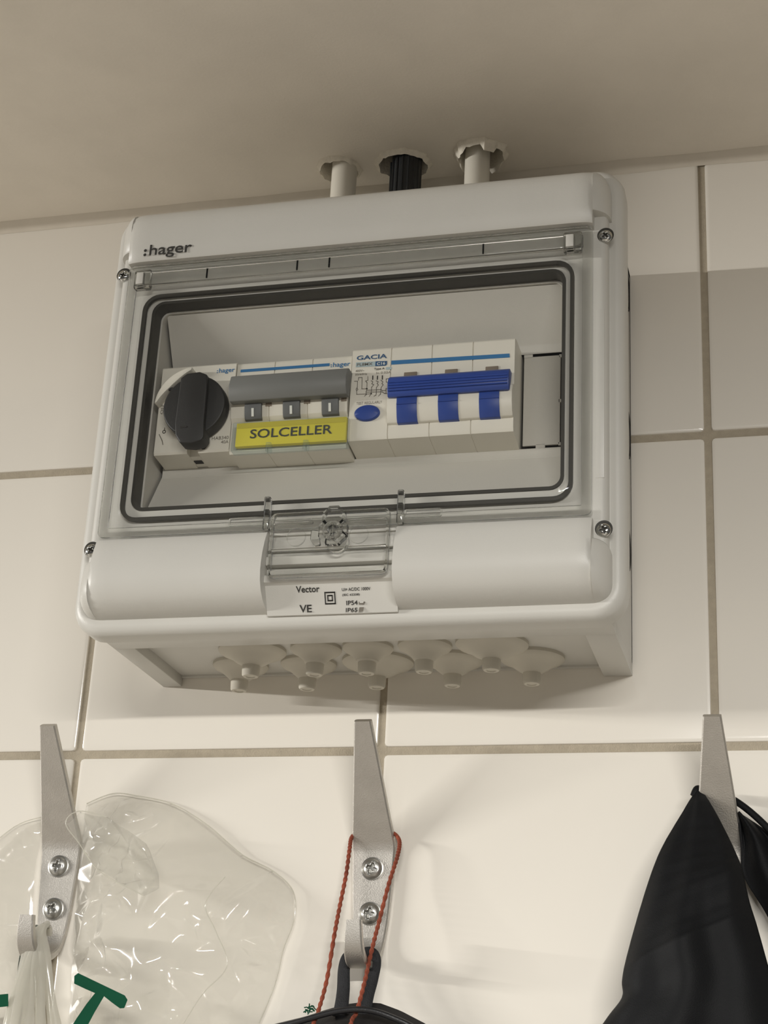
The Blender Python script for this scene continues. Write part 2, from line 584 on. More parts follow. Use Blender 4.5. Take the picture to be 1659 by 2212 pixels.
# base: open-fronted shell, underside recessed round the cable membranes
XB0, XB1, ZB0, ZB1, YB = -109.5, 114.5, 33.0, 238.0, -78.4
bm = box(XB0, XB0 + 3, -0.2, YB, ZB0, ZB1)                       # left wall
box(XB1 - 3, XB1, -0.2, YB, ZB0, ZB1, bm=bm)
box(XB0, XB1, -0.2, YB, ZB1 - 3, ZB1, bm=bm)
box(XB0, XB1, -0.2, -2.5, ZB0 + 4, ZB1, bm=bm)                   # back
box(XB0 + 2, XB1 - 2, -0.2, YB, ZB0 + 5, ZB0 + 8, bm=bm)         # recessed bottom plate
base = obj('base', bm, 'plastic', fb)
obj('bottom_bar', box(XB0 - 0.1, XB1 + 0.1, -60, YB, ZB0 - 0.1, ZB0 + 6, 0.5), 'plastic', base)
for xa, xb in ((XB0 - 0.1, XB0 + 9.5), (XB1 - 13, XB1 + 0.1)):
    obj('bottom_bar', box(xa, xb, -0.2, -60.5, ZB0 - 0.1, ZB0 + 6, 0.6), 'plastic', base)
for cx, cy, r in ((-52, -39, 15.4), (-22, -39, 11.6), (2, -39, 11.4), (28, -39, 12.0), (58, -39, 16.0),
                  (-65, -17, 13.0), (-32, -17, 13.0), (1, -17, 16.4), (36, -17, 13.5), (72, -17, 14.5)):
    prof = [(r, 0.4), (r, -1.4), (r * 0.93, -2.4), (r * 0.80, -3.1), (r * 0.62, -4.6), (r * 0.47, -6.2), (4.9, -7.3), (4.4, -7.6), (4.1, -7.9), (3.9, -12.2), (3.4, -12.9), (2.2, -13.0), (2.0, -12.6), (0.0, -12.5)]
    obj('cable_membrane', lathe(prof, (cx, cy, ZB0 + 5), 'z', 32), 'gland', base)
for cy, cz, ry, rz in ((-12, 146, 7, 12), (-14, 88, 7, 10), (-12, 222, 7, 10)):    # knock-outs on the right side, slot shade put in as dark colour
    b = bmesh.new()
    lp = []
    for s, dx in ((1, -0.3), (1, 0.5), (0.88, 0.5), (0.86, -0.6)):
        lp.append([(XB1 + dx, cy + ry * s * math.cos(2 * PI * k / 24), cz + rz * s * math.sin(2 * PI * k / 24)) for k in range(24)])
    obj('knockout', loft(lp, caps=(False, True), bm=b), 'dark_gap', base)

# lid: bead, side curve and front plate with the window opening
LX0, LX1, LZ0, LZ1 = -117.5, 122.5, 29.6, 240.6
def lr(ins, y, r, dz=0.0):
    return rr3(LX0 + ins, LX1 - ins, LZ0 + ins + dz, LZ1 - ins - dz, r, y)
WIN = (-92.9, 97.9, 83.6, 187.4)
lp = [lr(3.0, -79.6, 10), lr(0, -79.6, 13), lr(0, -87.6, 13), lr(0.7, -90.0, 12.5), lr(2.3, -91.7, 12), lr(4.4, -92.0, 11), lr(6.2, -91.4, 10), lr(6.6, -91.5, 9.6, 1), lr(6.8, -94.2, 9.5, 9), lr(7.3, -96.0, 9.2, 11), lr(8.2, -96.9, 8.8, 12), lr(9.4, -97.18, 8.4, 12.4), lr(9.8, -97.2, 8.2, 12.6), lr(11.8, -97.2, 7.6, 12.8), lr(12.5, -97.2, 7, 13),
      rr3(*WIN, 6, -97.2), rr3(*WIN, 6, -88)]
lid = obj('lid', loft(lp, caps=(False, False)), 'plastic', fb, angle=40)

obj('seam_shade', ring(LX0 + 2.4, LX1 - 2.4, LZ0 + 2.2, LZ1 - 2.2, 11, 5.0, -77.6, -80.2), 'seal', fb)  # dark ring put in the gap to draw the shaded seam under the lid
def shoulder(profile, xs, name):
    """Lofted along X; xs: list of (x, depth factor, zfun)"""
    lp = []
    for x, s, zf in xs:
        lp.append([(x, -91.4 + s * (y + 91.4), zf(z)) for y, z in profile])
    return obj(name, loft(lp), 'plastic', lid, angle=42)
UP = [(-91.4, 235.2), (-96, 235.0), (-100, 233.6), (-103.2, 230.6), (-105, 226.6), (-105.6, 222), (-105.5, 214), (-105.0, 206.4), (-104.3, 205.6), (-96.5, 205.4), (-91.4, 205.4)]
def zu(top, bot):
    return lambda z: bot + (z - 205.4) / (235.2 - 205.4) * (top - bot)
def sup(d, L, e=2.5):
    return (1 - (1 - min(1.0, d / L)) ** e) ** (1 / e)
DS = (0.02, 0.15, 0.45, 1.0, 1.8, 2.8, 4.0, 5.4, 6.9, 7.0, 9.0, 12.0, 16.0)
ends = [(d, sup(d, 15), 235.2 - 13 * (1 - sup(d, 9)), 212.0 if d <= 6.9 else 205.4) for d in DS]
secs = [(-112.0 + d, s, zu(t, b_)) for d, s, t, b_ in ends] + [(117.0 - d, s, zu(t, b_)) for d, s, t, b_ in reversed(ends)]
shoulder(UP, secs, 'upper_panel')
LOW = [(-91.4, 69.4), (-97, 69.4), (-101.4, 69.2), (-102.4, 68.2), (-104.2, 64), (-105.9, 59), (-106.8, 54), (-106.9, 50), (-106.1, 46), (-104.2, 42.2), (-101.0, 39.2), (-97, 37.3), (-93, 36.2), (-91.4, 36.0)]
def zl(top, bot):
    return lambda z: bot + (z - 36.0) / (69.4 - 36.0) * (top - bot)
lends = [(d, sup(d, 13), (60.6 if d <= 6.9 else 69.4) - 6 * (1 - sup(d, 8)), 36.0 + 8 * (1 - sup(d, 9))) for d in DS]
CUTL, CUTR = -27.2, 29.2
shoulder(LOW, [(-112.0 + d, s, zl(t, b_)) for d, s, t, b_ in lends] + [(CUTL, 1.0, zl(69.4, 36))], 'lower_panel')
shoulder(LOW, [(CUTR, 1.0, zl(69.4, 36))] + [(117.0 - d, s, zl(t, b_)) for d, s, t, b_ in reversed(lends)], 'lower_panel')
# middle of the lower edge: sloping plate with the print, slot and ledges behind the latch
def plate_y(x, z):
    return -94.0 - 0.5 * min(10, max(0, z - 36))
pf = [(-91.4, 34.6), (-93.4, 34.6), (-94.0, 36), (-99.0, 46.0), (-99.6, 46.3), (-101.0, 46.8), (-101.2, 47.2), (-101.2, 49.6), (-100.6, 50.2), (-96.9, 50.2), (-91.4, 50.2)]
obj('print_plate', prism_yz(pf, CUTL, CUTR), 'plastic', lid, angle=25)
obj('ledge', box(CUTL, CUTR, -96.9, -101.2, 54.3, 58.3, 0.5), 'plastic', lid)
obj('ledge', box(CUTL, CUTR, -96.9, -99.6, 61.0, 66.2, 0.8), 'plastic', lid)
obj('ledge', box(CUTL + 1, CUTR - 1, -96.9, -98.6, 68.5, 71.0, 0.5), 'plastic', lid)
for x, z, r in ((-109.6, 203.2, 0.3), (114.9, 201.8, 0.9), (-108.9, 66.2, 0.5), (114.2, 65.0, 1.2)):
    obj('pocket_shade', lathe([(3.6, -0.3), (3.6, 0.08), (2.6, 0.05)], (x, -97.2, z + 0.6), 'y', 24), 'seal', lid)  # dark disc painting the shade of the recess round the screw
    put_screw(SCREW_BOX, (x, -97.0, z), lid, r, None)
obj('margin_pad', box(110.8, 114.4, -95.5, -97.38, 88, 166, 0.08), 'plastic', lid)

# rubber seal, inner wall, inner cover
obj('seal', ring(WIN[0] + .05, WIN[1] - .05, WIN[2] + .05, WIN[3] - .05, 6, 1.4, -89.0, -98.0), 'seal', fb)
obj('inner_wall', ring(-92.6, 97.6, 83.9, 187.1, 6, 2.0, -70, -90.2), 'plastic_in', fb, angle=25)
CX0, CX1 = -89.2, 95.4
tk = 1.4
bm = bmesh.new()
def slab(pts, x0, x1):
    pr = [(y, z) for y, z in pts] + [(y + tk, z) for y, z in reversed(pts)]
    prism_yz(pr, x0, x1, bm=bm)
slab([(-89.0, 184.8), (-75.6, 163.4), (-75.2, 162.6), (-75.2, 158.6)], CX0, CX1)
slab([(-75.2, 113.0), (-75.2, 109.2), (-75.6, 108.6), (-89.3, 86.2)], CX0, CX1)
box(CX0, -88.3, -73.8, -75.2, 113.0, 158.6, bm=bm)
box(93.8, CX1, -73.8, -75.2, 113.0, 158.6, bm=bm)
icov = obj('inner_cover', bm, 'plastic_in', fb)
obj('crease', box(CX0, CX1, -74.9, -75.75, 108.0, 108.5), 'plastic', icov)
bl = obj('blank_plate', box(76.2, 92.4, -73.6, -75.0, 114.4, 157.4, 0.3), 'plastic_in', icov)
obj('gap_shade_sheet', box(CX0, CX1, -66, -68, 100, 172), 'dark_gap', icov)  # dark sheet standing in for the unlit interior behind the gaps
for zz in (114.4 + 0.2, 135.2, 157.0):
    obj('bridge', box(91.8, 94.2, -73.8, -75.0, zz - 0.7, zz + 0.7), 'plastic_in', icov)
obj('bridge', box(76.2, 80.0, -73.8, -75.0, 157.0, 159.0), 'plastic_in', icov)
obj('bridge', box(82, 86, -73.8, -75.0, 112.8, 114.8), 'plastic_in', icov)

# clear door with raised centre, hinge, latch
DX0, DX1, DZ0, DZ1 = -104.8, 109.8, 70.2, 204.8
lp = [rr3(DX0, DX1, DZ0, DZ1, 2.5, -97.5), rr3(DX0, DX1, DZ0, DZ1, 2.5, -100.0), rr3(DX0 + .8, DX1 - .8, DZ0 + .8, DZ1 - .8, 2, -100.8),
      rr3(-97.6, 102.6, 77.0, 191.0, 8, -100.8), rr3(-96.4, 101.4, 78.2, 189.8, 7, -102.6), rr3(-95.4, 100.4, 79.2, 188.8, 6.4, -103.0)]
door = obj('door', loft(lp), 'clear', fb, angle=25)
obj('door_dark_line', ring(-96.8, 101.8, 78.0, 190.2, 8, 1.7, -98.2, -100.0), 'seal', door)  # dark ring put in for the dark line refracted round the door
obj('door_edge', ring(DX0, DX1, DZ0, DZ1, 2.5, 4.2, -100.8, -102.0), 'clear_thick', door)
obj('hinge_bar', box(-101, 106, -100.8, -103.2, 194.0, 200.5, 0.8), 'clear_thick', door)
for x in (-66, -23, -8, 62):
    obj('hinge_mark', box(x, x + 0.7, -103.2, -103.6, 194.6, 200.0), 'clear_thick', door)
for x in (-101, 97.5):
    hb = obj('hinge_block', box(x, x + 8, -100.5, -104.2, 192.0, 201.5, 0.7), 'clear_thick', door)
    obj('hinge_pin', box(x + 1.2, x + 4.6, -99.6, -104.6, 194.0, 200.0, 0.4), 'plastic', hb)
for x in (-28.2, 30.0):
    obj('door_rib', box(x - 0.6, x + 2.0, -100.8, -104.6, 69.5, 84.5, 0.5), 'clear_thick', door)
for x0, x1 in ((-45, -28.5), (32, 48)):
    obj('door_ridge', ring(x0, x1, 72.6, 76.4, 0.8, 0.7, -100.8, -101.6, 2), 'clear_thick', door)
lat = obj('latch', loft([rr3(-24.6, 26.8, 47.2, 76.0, 2.5, -101.6), rr3(-24.6, 26.8, 47.2, 76.0, 2.5, -104.6), rr3(-23.8, 26.0, 48.0, 75.2, 2.2, -105.2)]), 'clear', door, angle=25)
obj('latch_edge', ring(-24.6, 26.8, 47.2, 76.0, 2.5, 1.1, -103.5, -105.6), 'clear_thick', lat)
obj('latch_edge', box(-24, 26.2, -104.8, -105.6, 48.2, 50.2, 0.3), 'clear_thick', lat)
obj('latch_edge', box(-23.5, 26, -104.8, -105.7, 58.6, 60.0, 0.3), 'clear_thick', lat)
obj('latch_edge', box(-23.5, -6, -104.8, -105.7, 70.5, 71.6, 0.3), 'clear_thick', lat)
obj('latch_edge', box(9, 26, -104.8, -105.7, 70.5, 71.6, 0.3), 'clear_thick', lat)
def polyring(c, rads, y0, y1, n, rot=0.0, inner=0.72):
    o_ = [(c[0] + rads * math.cos(2 * PI * k / n + rot), c[1] + rads * math.sin(2 * PI * k / n + rot)) for k in range(n)]
    i_ = [(c[0] + rads * inner * math.cos(2 * PI * k / n + rot), c[1] + rads * inner * math.sin(2 * PI * k / n + rot)) for k in range(n)]
    return loft([[(x, y0, z) for x, z in o_], [(x, y1, z) for x, z in o_], [(x, y1, z) for x, z in i_], [(x, y0, z) for x, z in i_], [(x, y0, z) for x, z in o_]], caps=(False, False))
lk = obj('lock', polyring((3.2, 66.4), 6.6, -104.5, -107.4, 8, PI / 8, 0.70), 'clear_thick', lat, angle=20)
obj('lock_core', lathe([(4.4, 0), (4.4, 2.6), (3.6, 3.4), (2.2, 3.4), (1.9, 1.0), (0, 0.8)], (3.2, -104.6, 66.4), 'y', 20), 'clear_thick', lk)
obj('lock_slot', box(2.5, 3.9, -105.2, -108.2, 63.6, 69.2, 0.3), 'clear_thick', lk)
obj('lock_hood', polyring((3.2, 72.6), 5.2, -104.5, -107.2, 8, PI / 8, 0.78), 'clear_thick', lk, angle=20)
obj('lock_cup', polyring((5.0, 61.6), 5.0, -104.5, -106.2, 24, 0, 0.88), 'clear_thick', lk, angle=50)
obj('lock_ear', prism_xz([(-6.4, 67.5), (-3.2, 66.8), (-2.0, 60.5), (-4.4, 60.0), (-6.6, 63.0)], -104.6, -106.6, 0.4), 'clear_thick', lk)
for x in (-13, 14):
    obj('latch_arc', polyring((x, 64.8), 4.2, -105.2, -105.5, 24, 0, 0.93), 'clear_thick', lat, angle=60)

# print on the box
def logo(x0, x1, z0, z1, y, mtl, parent, skew=0.0):
    h = z1 - z0
    text('hager', x0 + (x1 - x0) * 0.12, x1, z0 - 0.28 * h, z1, y, mtl, parent, skew=skew, bold=0.012)
    d = (x1 - x0) * 0.032
    for zz in (z0 + d * 1.0, z0 + 0.52 * h):
        flat([(x0 + d + d * math.cos(2 * PI * k / 12), zz + d * math.sin(2 * PI * k / 12)) for k in range(12)], y, mtl, parent, 'lettering')
logo(-97.0, -73.4, 207.6, 213.4, -105.75, 'black_print', lid)
PY = lambda x, z: plate_y(x, z) - 0.2
def sq(cx, cz, h, wd):
    return [[(cx - h, cz - h), (cx + h, cz - h), (cx + h, cz + h), (cx - h, cz + h), (cx - h, cz - h)]]

text('Vector', -13.8, -3.6, 42.9, 45.4, PY, 'black_print', lid, bold=0.02)
text('VE', -12.8, -7.5, 35.4, 38.3, PY, 'black_print', lid, bold=0.02)
dsq = strokes(sq(0.7, 40.5, 2.1, .5) + sq(0.7, 40.5, 0.95, .5), 0.5, -96.3, 'black_print', lid, 'double_square_symbol')
for vtx in dsq.data.vertices:
    zz = (vtx.co.z + world_loc(lid).z) / MM
    vtx.co.y = (plate_y(0, zz) - 0.2) * MM - world_loc(lid).y
text('U', 6.0, 7.0, 42.9, 44.0, PY, 'black_print', lid, bold=0.02)
text('i= AC/DC 1000V', 7.2, 18.2, 42.9, 44.1, PY, 'black_print', lid, bold=0.02)
text('(IEC 62208)', 6.0, 13.5, 40.9, 41.9, PY, 'black_print', lid, bold=0.02)
text('IP54', 7.5, 12.4, 37.6, 39.3, PY, 'black_print', lid, bold=0.02)
text('IP65', 7.2, 12.2, 34.9, 36.6, PY, 'black_print', lid, bold=0.02)
flat([(13.0, 37.6), (15.2, 37.6), (15.6, 38.4), (15.4, 39.4), (13.2, 39.4), (12.9, 38.6)], -95.4, 'grey_print', lid, 'lettering')
flat([(13.4, 38.1), (14.9, 38.1), (15.0, 38.7), (13.4, 38.7)], -95.75, 'plastic', lid, 'lettering')
flat([(12.8, 34.9), (14.7, 34.9), (14.9, 36.7), (13.0, 36.7)], -94.5, 'grey_print', lid, 'lettering')

# ------------------------------------------------------------------ rotary isolator switch
rs = thing('rotary_switch', (-70.2, -30, 113), 'white rotary isolator with round charcoal knob, leftmost device in the fuse box', 'switch')
P0 = [(-30, 158.0), (-86, 158.0), (-89.2, 157.4), (-90, 156.6), (-90, 140), (-90, 118.2), (-90, 114.6), (-89.4, 113.6), (-72, 112.6), (-30, 112.6)]
PN = [(-30, 158.0), (-86, 158.0), (-89.2, 157.4), (-90, 156.6), (-90, 140), (-90, 118.4), (-86.4, 117.6), (-86.0, 113.6), (-82.5, 113.2), (-30, 113.2)]
lp = [[(x, y, z) for y, z in pr] for x, pr in ((-88.0, P0), (-72.2, P0), (-72.15, PN), (-67.1, PN), (-67.05, P0), (-52.5, P0))]
body = obj('body', loft(lp), 'device', rs, angle=25)
obj('screw_hole_shade', lathe([(1.5, 0.12), (1.1, 0.14), (1.0, 0.05), (0, 0.02)], (-64.5, -90, 116.4), 'y', 16), 'dark_gap', body)  # dark disc on the face, painting the shade inside a screw hole
obj('latch_hole_shade', box(-71.6, -67.8, -79.4, -82.6, 112.9, 113.6), 'dark_gap', body)  # dark block painting the shade inside the latch hole
gd = []
for k in range(15):
    a = math.radians(96 + 80 * k / 14)
    gd.append((-69.5 + 18.6 * math.cos(a), 135.5 + 18.4 * math.sin(a)))
for k in range(15):
    a = math.radians(174 - 76 * k / 14)
    gd.append((-69.5 + (17.6 - 2.6 * math.sin(PI * k / 14)) * math.cos(a), 135.5 + (17.0 - 2.6 * math.sin(PI * k / 14)) * math.sin(a)))
obj('guard', prism_xz(gd, -89.8, -95.5, 0.4), 'device', rs)
obj('padlock_loop', tube(smooth_path([(-80.4, -93, 146.5), (-82.6, -94, 145.6), (-81.5, -94, 144), (-77, -93, 144.4)], 5), 0.9), 'knob', rs)
kc = (-68.2, 133.6)
ko = [(kc[0] + 14.6 * math.cos(2 * PI * k / 48), kc[1] + 14.8 * math.sin(2 * PI * k / 48)) for k in range(48)]
knob = obj('knob', prism_xz(ko, -90.4, -97.2, 0.8, 3), 'knob', rs)
hp = [(-74.8, 146.5), (-72, 148.6), (-66, 149.0), (-62.4, 147.4), (-61.8, 140), (-61.6, 124), (-61.0, 116.8), (-62.2, 115.0), (-67, 113.9), (-72.2, 114.6), (-74.6, 118.4), (-75.4, 124)]
hd = obj('handle', prism_xz(hp, -91.5, -99.6, 0.7, 3), 'knob', knob)
obj('handle_mark', box(-72.4, -69.4, -99.2, -99.8, 121.6, 122.4), 'dark_gap', hd)
logo(-61.6, -53.1, 152.6, 154.9, -90.15, 'blue_print', body)
text('HAB340', -60.9, -53.0, 119.3, 120.9, -90.15, 'grey_print', body)
text('40A', -56.4, -52.9, 117.3, 118.8, -90.15, 'grey_print', body)
off = text('OFF', 0, 5.0, 0, 1.3, -90.15, 'grey_print', body)
for vtx in off.data.vertices:       # turned to read upwards along the left edge
    wl = world_loc(body)
    xx, zz = (vtx.co.x + wl.x) / MM, (vtx.co.z + wl.z) / MM
    vtx.co.x = (-85.6 - zz) * MM - wl.x
    vtx.co.z = (133.8 + xx) * MM - wl.z
strokes([[(-86.3, 123.7), (-84.6, 120.6), (-84.0, 118.6)], [(-84.0, 126.8), (-84.0, 125.6)]], 0.35, -90.15, 'grey_print', body, 'lettering')
strokes([[(-84.1 + 0.7 * math.cos(2 * PI * k / 12), 124.9 + 0.7 * math.sin(2 * PI * k / 12)) for k in range(13)]], 0.3, -90.15, 'grey_print', body, 'lettering')

# ------------------------------------------------------------------ three-pole circuit breaker with yellow label
cb = thing('circuit_breaker', (-25.5, -30, 112), 'three-pole breaker with grey toggle bar and yellow label reading SOLCELLER', 'circuit breaker')
PB = [(-30, 158.0), (-86, 157.8), (-88.6, 157.0), (-89, 156.2), (-89, 149.5), (-90.6, 147.6), (-92.0, 143), (-92.7, 138), (-92.6, 133), (-91.6, 128.6), (-90, 126.6), (-90, 113.0), (-89.2, 112.0), (-72, 111.2), (-30, 111.2)]
def grooved(prof, x0, x1, gx, zc):
    lp = []
    def sec(x, d):
        lp.append([(x, y + (d if y < -60 else 0), zc + (z - zc) * (1 - d * 0.012)) for y, z in prof])
    sec(x0, 0)
    for g in gx:
        sec(g - 0.22, 0); sec(g - 0.16, 0.6); sec(g + 0.16, 0.6); sec(g + 0.22, 0)
    sec(x1, 0)
    return loft(lp)
cbb = obj('body', grooved(PB, -52.2, 1.4, (-34.4, -16.7), 134), 'device', cb, angle=25)
bar = [(-90.5, 147.4), (-96.0, 147.2), (-98.6, 145.8), (-100.2, 141.0), (-99.8, 137.0), (-97.6, 133.9), (-93.2, 134.2)]
obj('toggle_bar', prism_yz(bar, -51.4, 2.6, 0.5), 'grey', cb)
for x0, x1 in ((-45.4, -37.6), (-27.6, -19.9), (-9.8, -2.2)):
    lv = obj('lever', prism_yz([(-91.5, 136.4), (-94.2, 136.4), (-94.1, 132.5), (-93.2, 129.0), (-92.2, 127.2), (-90.2, 127.0)], x0, x1, 0.2), 'grey_dark', cb)
    xm = (x0 + x1) / 2
    obj('on_mark', prism_yz([(-92, 131.8), (-94.15, 131.8), (-93.2, 128.2), (-91.5, 128.2)], xm - 0.55, xm + 0.55), 'white_print', lv)
for x0, x1 in ((-36.0, -33.2), (-18.2, -15.4), (-1.2, 1.2)):
    obj('indicator_shade', box(x0, x1, -92.2, -92.95, 132.9, 135.2), 'notch_shade', cb)  # solid boxes coloured like the shade in the square holes
flat([(-50.6, 154.0), (-50.6, 152.6), (-8.8, 152.6), (-8.8, 154.0)], -89.15, 'blue_print', cbb, 'stripe')
logo(-8.3, 0.8, 151.9, 154.2, -89.15, 'blue_print', cbb)
lh = obj('label_holder', loft([rr3(-49.8, 3.0, 110.9, 124.9, 0.6, -90.1, 2), rr3(-49.8, 3.0, 110.9, 124.9, 0.6, -94.6, 2), rr3(-49.4, 2.6, 111.3, 124.5, 0.5, -95.0, 2)]), 'clear_blue', cb)
lb = obj('label', box(-48.4, 2.0, -91.0, -93.4, 113.8, 125.0, 0.1), 'yellow', cb)
flat([(-48.0, 124.8), (-48.0, 122.4), (1.6, 122.4), (1.6, 124.8)], -93.5, 'yellow_dk', lb, 'folded_edge')
text('SOLCELLER', -41.8, -4.1, 117.2, 121.6, -93.6, 'black_print', lb, bold=0.012)
for x in (-32.2, -15.2):
    obj('clip', box(x - 1.2, x + 1.2, -93.0, -96.0, 109.6, 114.0, 0.4), 'clear_blue', lh)

# ------------------------------------------------------------------ four-module residual current breaker
rc = thing('residual_current_breaker', (38.6, -30, 113), 'wide white breaker with blue toggle bar and oval blue test button', 'circuit breaker')
PG = [(-30, 160.0), (-87, 159.6), (-90.4, 158.8), (-91, 158.0), (-91, 140), (-91, 116.4), (-90.2, 114.6), (-74, 112.6), (-30, 112.6)]
rcb = obj('body', grooved(PG, 2.2, 75.0, (20.0, 38.4, 56.6), 134), 'device', rc, angle=25)
NO = [(-90.8, 136.8), (-94.0, 135.0), (-95.4, 131.5), (-95.3, 127.0), (-94.0, 123.0), (-92.6, 121.0), (-90.8, 120.6)]
obj('nose', prism_yz(NO, 20.2, 75.0, 0.3), 'device', rc)
NB = [(-90.8, 137.0), (-94.4, 135.2), (-95.8, 131.5), (-95.7, 127.0), (-94.4, 122.8), (-92.9, 120.6), (-90.8, 120.4)]
TB = [(-91.0, 142.0), (-95.4, 141.8), (-97.4, 140.2), (-98.4, 137.6), (-98.2, 134.0), (-97.0, 131.2), (-94.6, 131.6)]
tb = obj('toggle_bar', prism_yz(TB, 20.8, 74.0, 0.4), 'blue', rc)
for k in range(4):
    obj('grip_rib', box(21.4, 73.4, -98.0, -98.75, 133.4 + 1.3 * k, 133.9 + 1.3 * k), 'blue', tb)
for x0, x1 in ((24.6, 33.6), (42.9, 51.7), (60.8, 69.6)):
    lv = obj('lever', prism_yz(NB, x0, x1, 0.2), 'blue', rc)
    obj('lever_step', box(x0 + .1, x1 - .1, -95.2, -96.1, 128.0, 128.5), 'blue', lv)
    obj('notch_shade', box(x0 + 1.6, x1 - 1.6, -90.6, -91.5, 142.6, 145.6, 0.2), 'notch_shade', rc)  # solid block coloured like a shaded notch above the bar
bt = lathe([(5.7, -0.4), (5.7, 1.0), (5.2, 1.5), (3.0, 1.9), (0, 2.0)], (0, 0, 0), 'y', 32)
for vtx in bt.verts:
    vtx.co = (10.6 + vtx.co.x, -91 + vtx.co.y, 126.9 + vtx.co.z * 0.66)
obj('test_button', bt, 'blue', rc)
Y_ = -91.15
text('GACIA', 4.2, 18.0, 153.4, 155.6, Y_, 'blue_dark', rcb, bold=0.02)
flat([(4.0, 150.0), (12.9, 149.8), (12.9, 152.2), (4.0, 152.3)], Y_, 'pale_blue', rcb, 'print_field')
flat([(12.9, 149.8), (17.6, 149.7), (18.2, 150.3), (18.2, 152.0), (12.9, 152.2)], Y_, 'blue_dark', rcb, 'print_field')
text('PL8MX', 4.5, 11.6, 150.4, 151.8, Y_ - 0.1, 'grey_print', rcb, bold=0.01)
text('C16', 13.6, 17.4, 150.2, 151.6, Y_ - 0.1, 'white_print', rcb, bold=0.02)
flat([(20.1, 150.0), (72.9, 149.4), (72.7, 151.3), (20.1, 152.0)], Y_, 'blue_print', rcb, 'stripe')
text('400V~', 4.0, 8.0, 147.6, 148.6, Y_, 'grey_print', rcb, bold=0.01)
text('50/60Hz', 4.0, 9.4, 145.9, 146.8, Y_, 'grey_print', rcb, bold=0.01)
text('Type A', 12.4, 17.2, 147.7, 148.9, Y_, 'black_print', rcb, bold=0.02)
flat([(17.8, 147.7), (20.3, 147.7), (20.3, 148.9), (17.8, 148.9)], Y_, 'pale_blue', rcb, 'print_field')
text('In 0.03A', 13.6, 20.2, 145.8, 146.9, Y_, 'grey_print', rcb)
text('TEST REGULARLY', 5.3, 16.9, 131.5, 132.8, Y_, 'grey_print', rcb)
DIA = [[(5.6, 143.4), (5.6, 144.8), (7.2, 144.7), (7.3, 143.0), (7.4, 139.1), (9.6, 139.0)], [(3.8, 143.1), (5.2, 143.0), (5.3, 140.0)], [(5.1, 139.8), (4.8, 139.1), (5.1, 138.3), (5.6, 139.0), (5.1, 139.8)], [(5.1, 138.3), (5.2, 136.6), (11.7, 136.4)],
       [(9.8, 145.0), (9.9, 143.2), (8.9, 142.8), (9.6, 142.0), (9.7, 138.7), (9.4, 137.6), (9.5, 136.1), (8.8, 135.5)], [(12.0, 145.0), (12.1, 143.2)], [(11.4, 142.8), (12.2, 142.2), (11.8, 141.3), (12.7, 140.8), (11.8, 139.6), (11.8, 136.4), (11.0, 135.2)], [(14.2, 144.7), (14.2, 143.1)],
       [(13.7, 142.6), (14.7, 142.0), (14.2, 141.3), (14.8, 140.5), (14.0, 139.3), (14.1, 136.3), (13.9, 135.5), (13.1, 135.2)], [(16.4, 144.8), (16.5, 142.9)], [(15.8, 142.8), (16.8, 141.8), (16.4, 141.1), (17.0, 140.4), (16.2, 139.3), (16.1, 138.4), (16.0, 136.0), (15.2, 135.1)],
       [(9.6, 138.3), (16.1, 138.1), (16.9, 137.5), (18.4, 137.6)], [(9.4, 137.4), (16.6, 137.0), (17.9, 136.1), (18.5, 136.2)], [(18.2, 143.2), (19.5, 143.3), (19.6, 141.5), (18.3, 141.6), (18.2, 143.2)], [(18.3, 138.4), (19.7, 138.5), (19.8, 135.9), (18.5, 136.0), (18.3, 138.4)], [(19.0, 141.3), (19.1, 138.5)]]
strokes(DIA, 0.26, Y_, 'grey_print', rcb, 'wiring_diagram')
strokes([[(12.05, 145.0), (12.1, 143.6)], [(14.2, 144.8), (14.2, 143.5)], [(16.4, 144.8), (16.45, 143.4)], [(9.5, 139.1), (9.8, 139.0)], [(11.7, 136.6), (11.9, 136.4)]], 0.5, Y_ - 0.02, 'black_print', rcb, 'wiring_diagram')

# ------------------------------------------------------------------ conduits up through the ceiling
def conduit(x, y, r, mtl, name, label, cat, lean=0.0):
    t = thing(name, (x, y, 238), label, cat)
    b = lathe([(r, 0), (r, 105), (r - 1.2, 105), (r - 1.2, 0), (r, 0)], (x, y, 236), 'z', 32, cap=False)
    for v_ in b.verts:
        v_.co.x += lean * (v_.co.z - 236)
    obj('pipe', b, mtl, t)
    obj('sleeve', lathe([(r + 0.1, 0), (r + 2.0, 0), (r + 2.0, 5), (r + 0.1, 6.5)], (x, y, 237.5), 'z', 32, cap=False), mtl if mtl == 'black_pipe' else 'plastic', t)
    return t
conduit(-28.9, -23.5, 6.5, 'conduit', 'conduit', 'white conduit pipe left of the black one above the fuse box', 'pipe')
bp = conduit(3.6, -23.5, 7.7, 'black_pipe', 'conduit', 'black conduit pipe between two white pipes above the fuse box', 'pipe', 0.01)
for k in range(9):
    a = -PI + PI * k / 8
    obj('flute', box(3.9 + 7.7 * math.cos(a) - 0.5, 3.9 + 7.7 * math.cos(a) + 0.5, -23.5 + 7.7 * math.sin(a) - 0.5, -23.5 + 7.7 * math.sin(a) + 0.5, 262, 300, 0.2), 'black_pipe', bp)
conduit(41.0, -24.0, 6.3, 'conduit', 'conduit', 'white conduit pipe right of the black one, through the chipped hole', 'pipe')

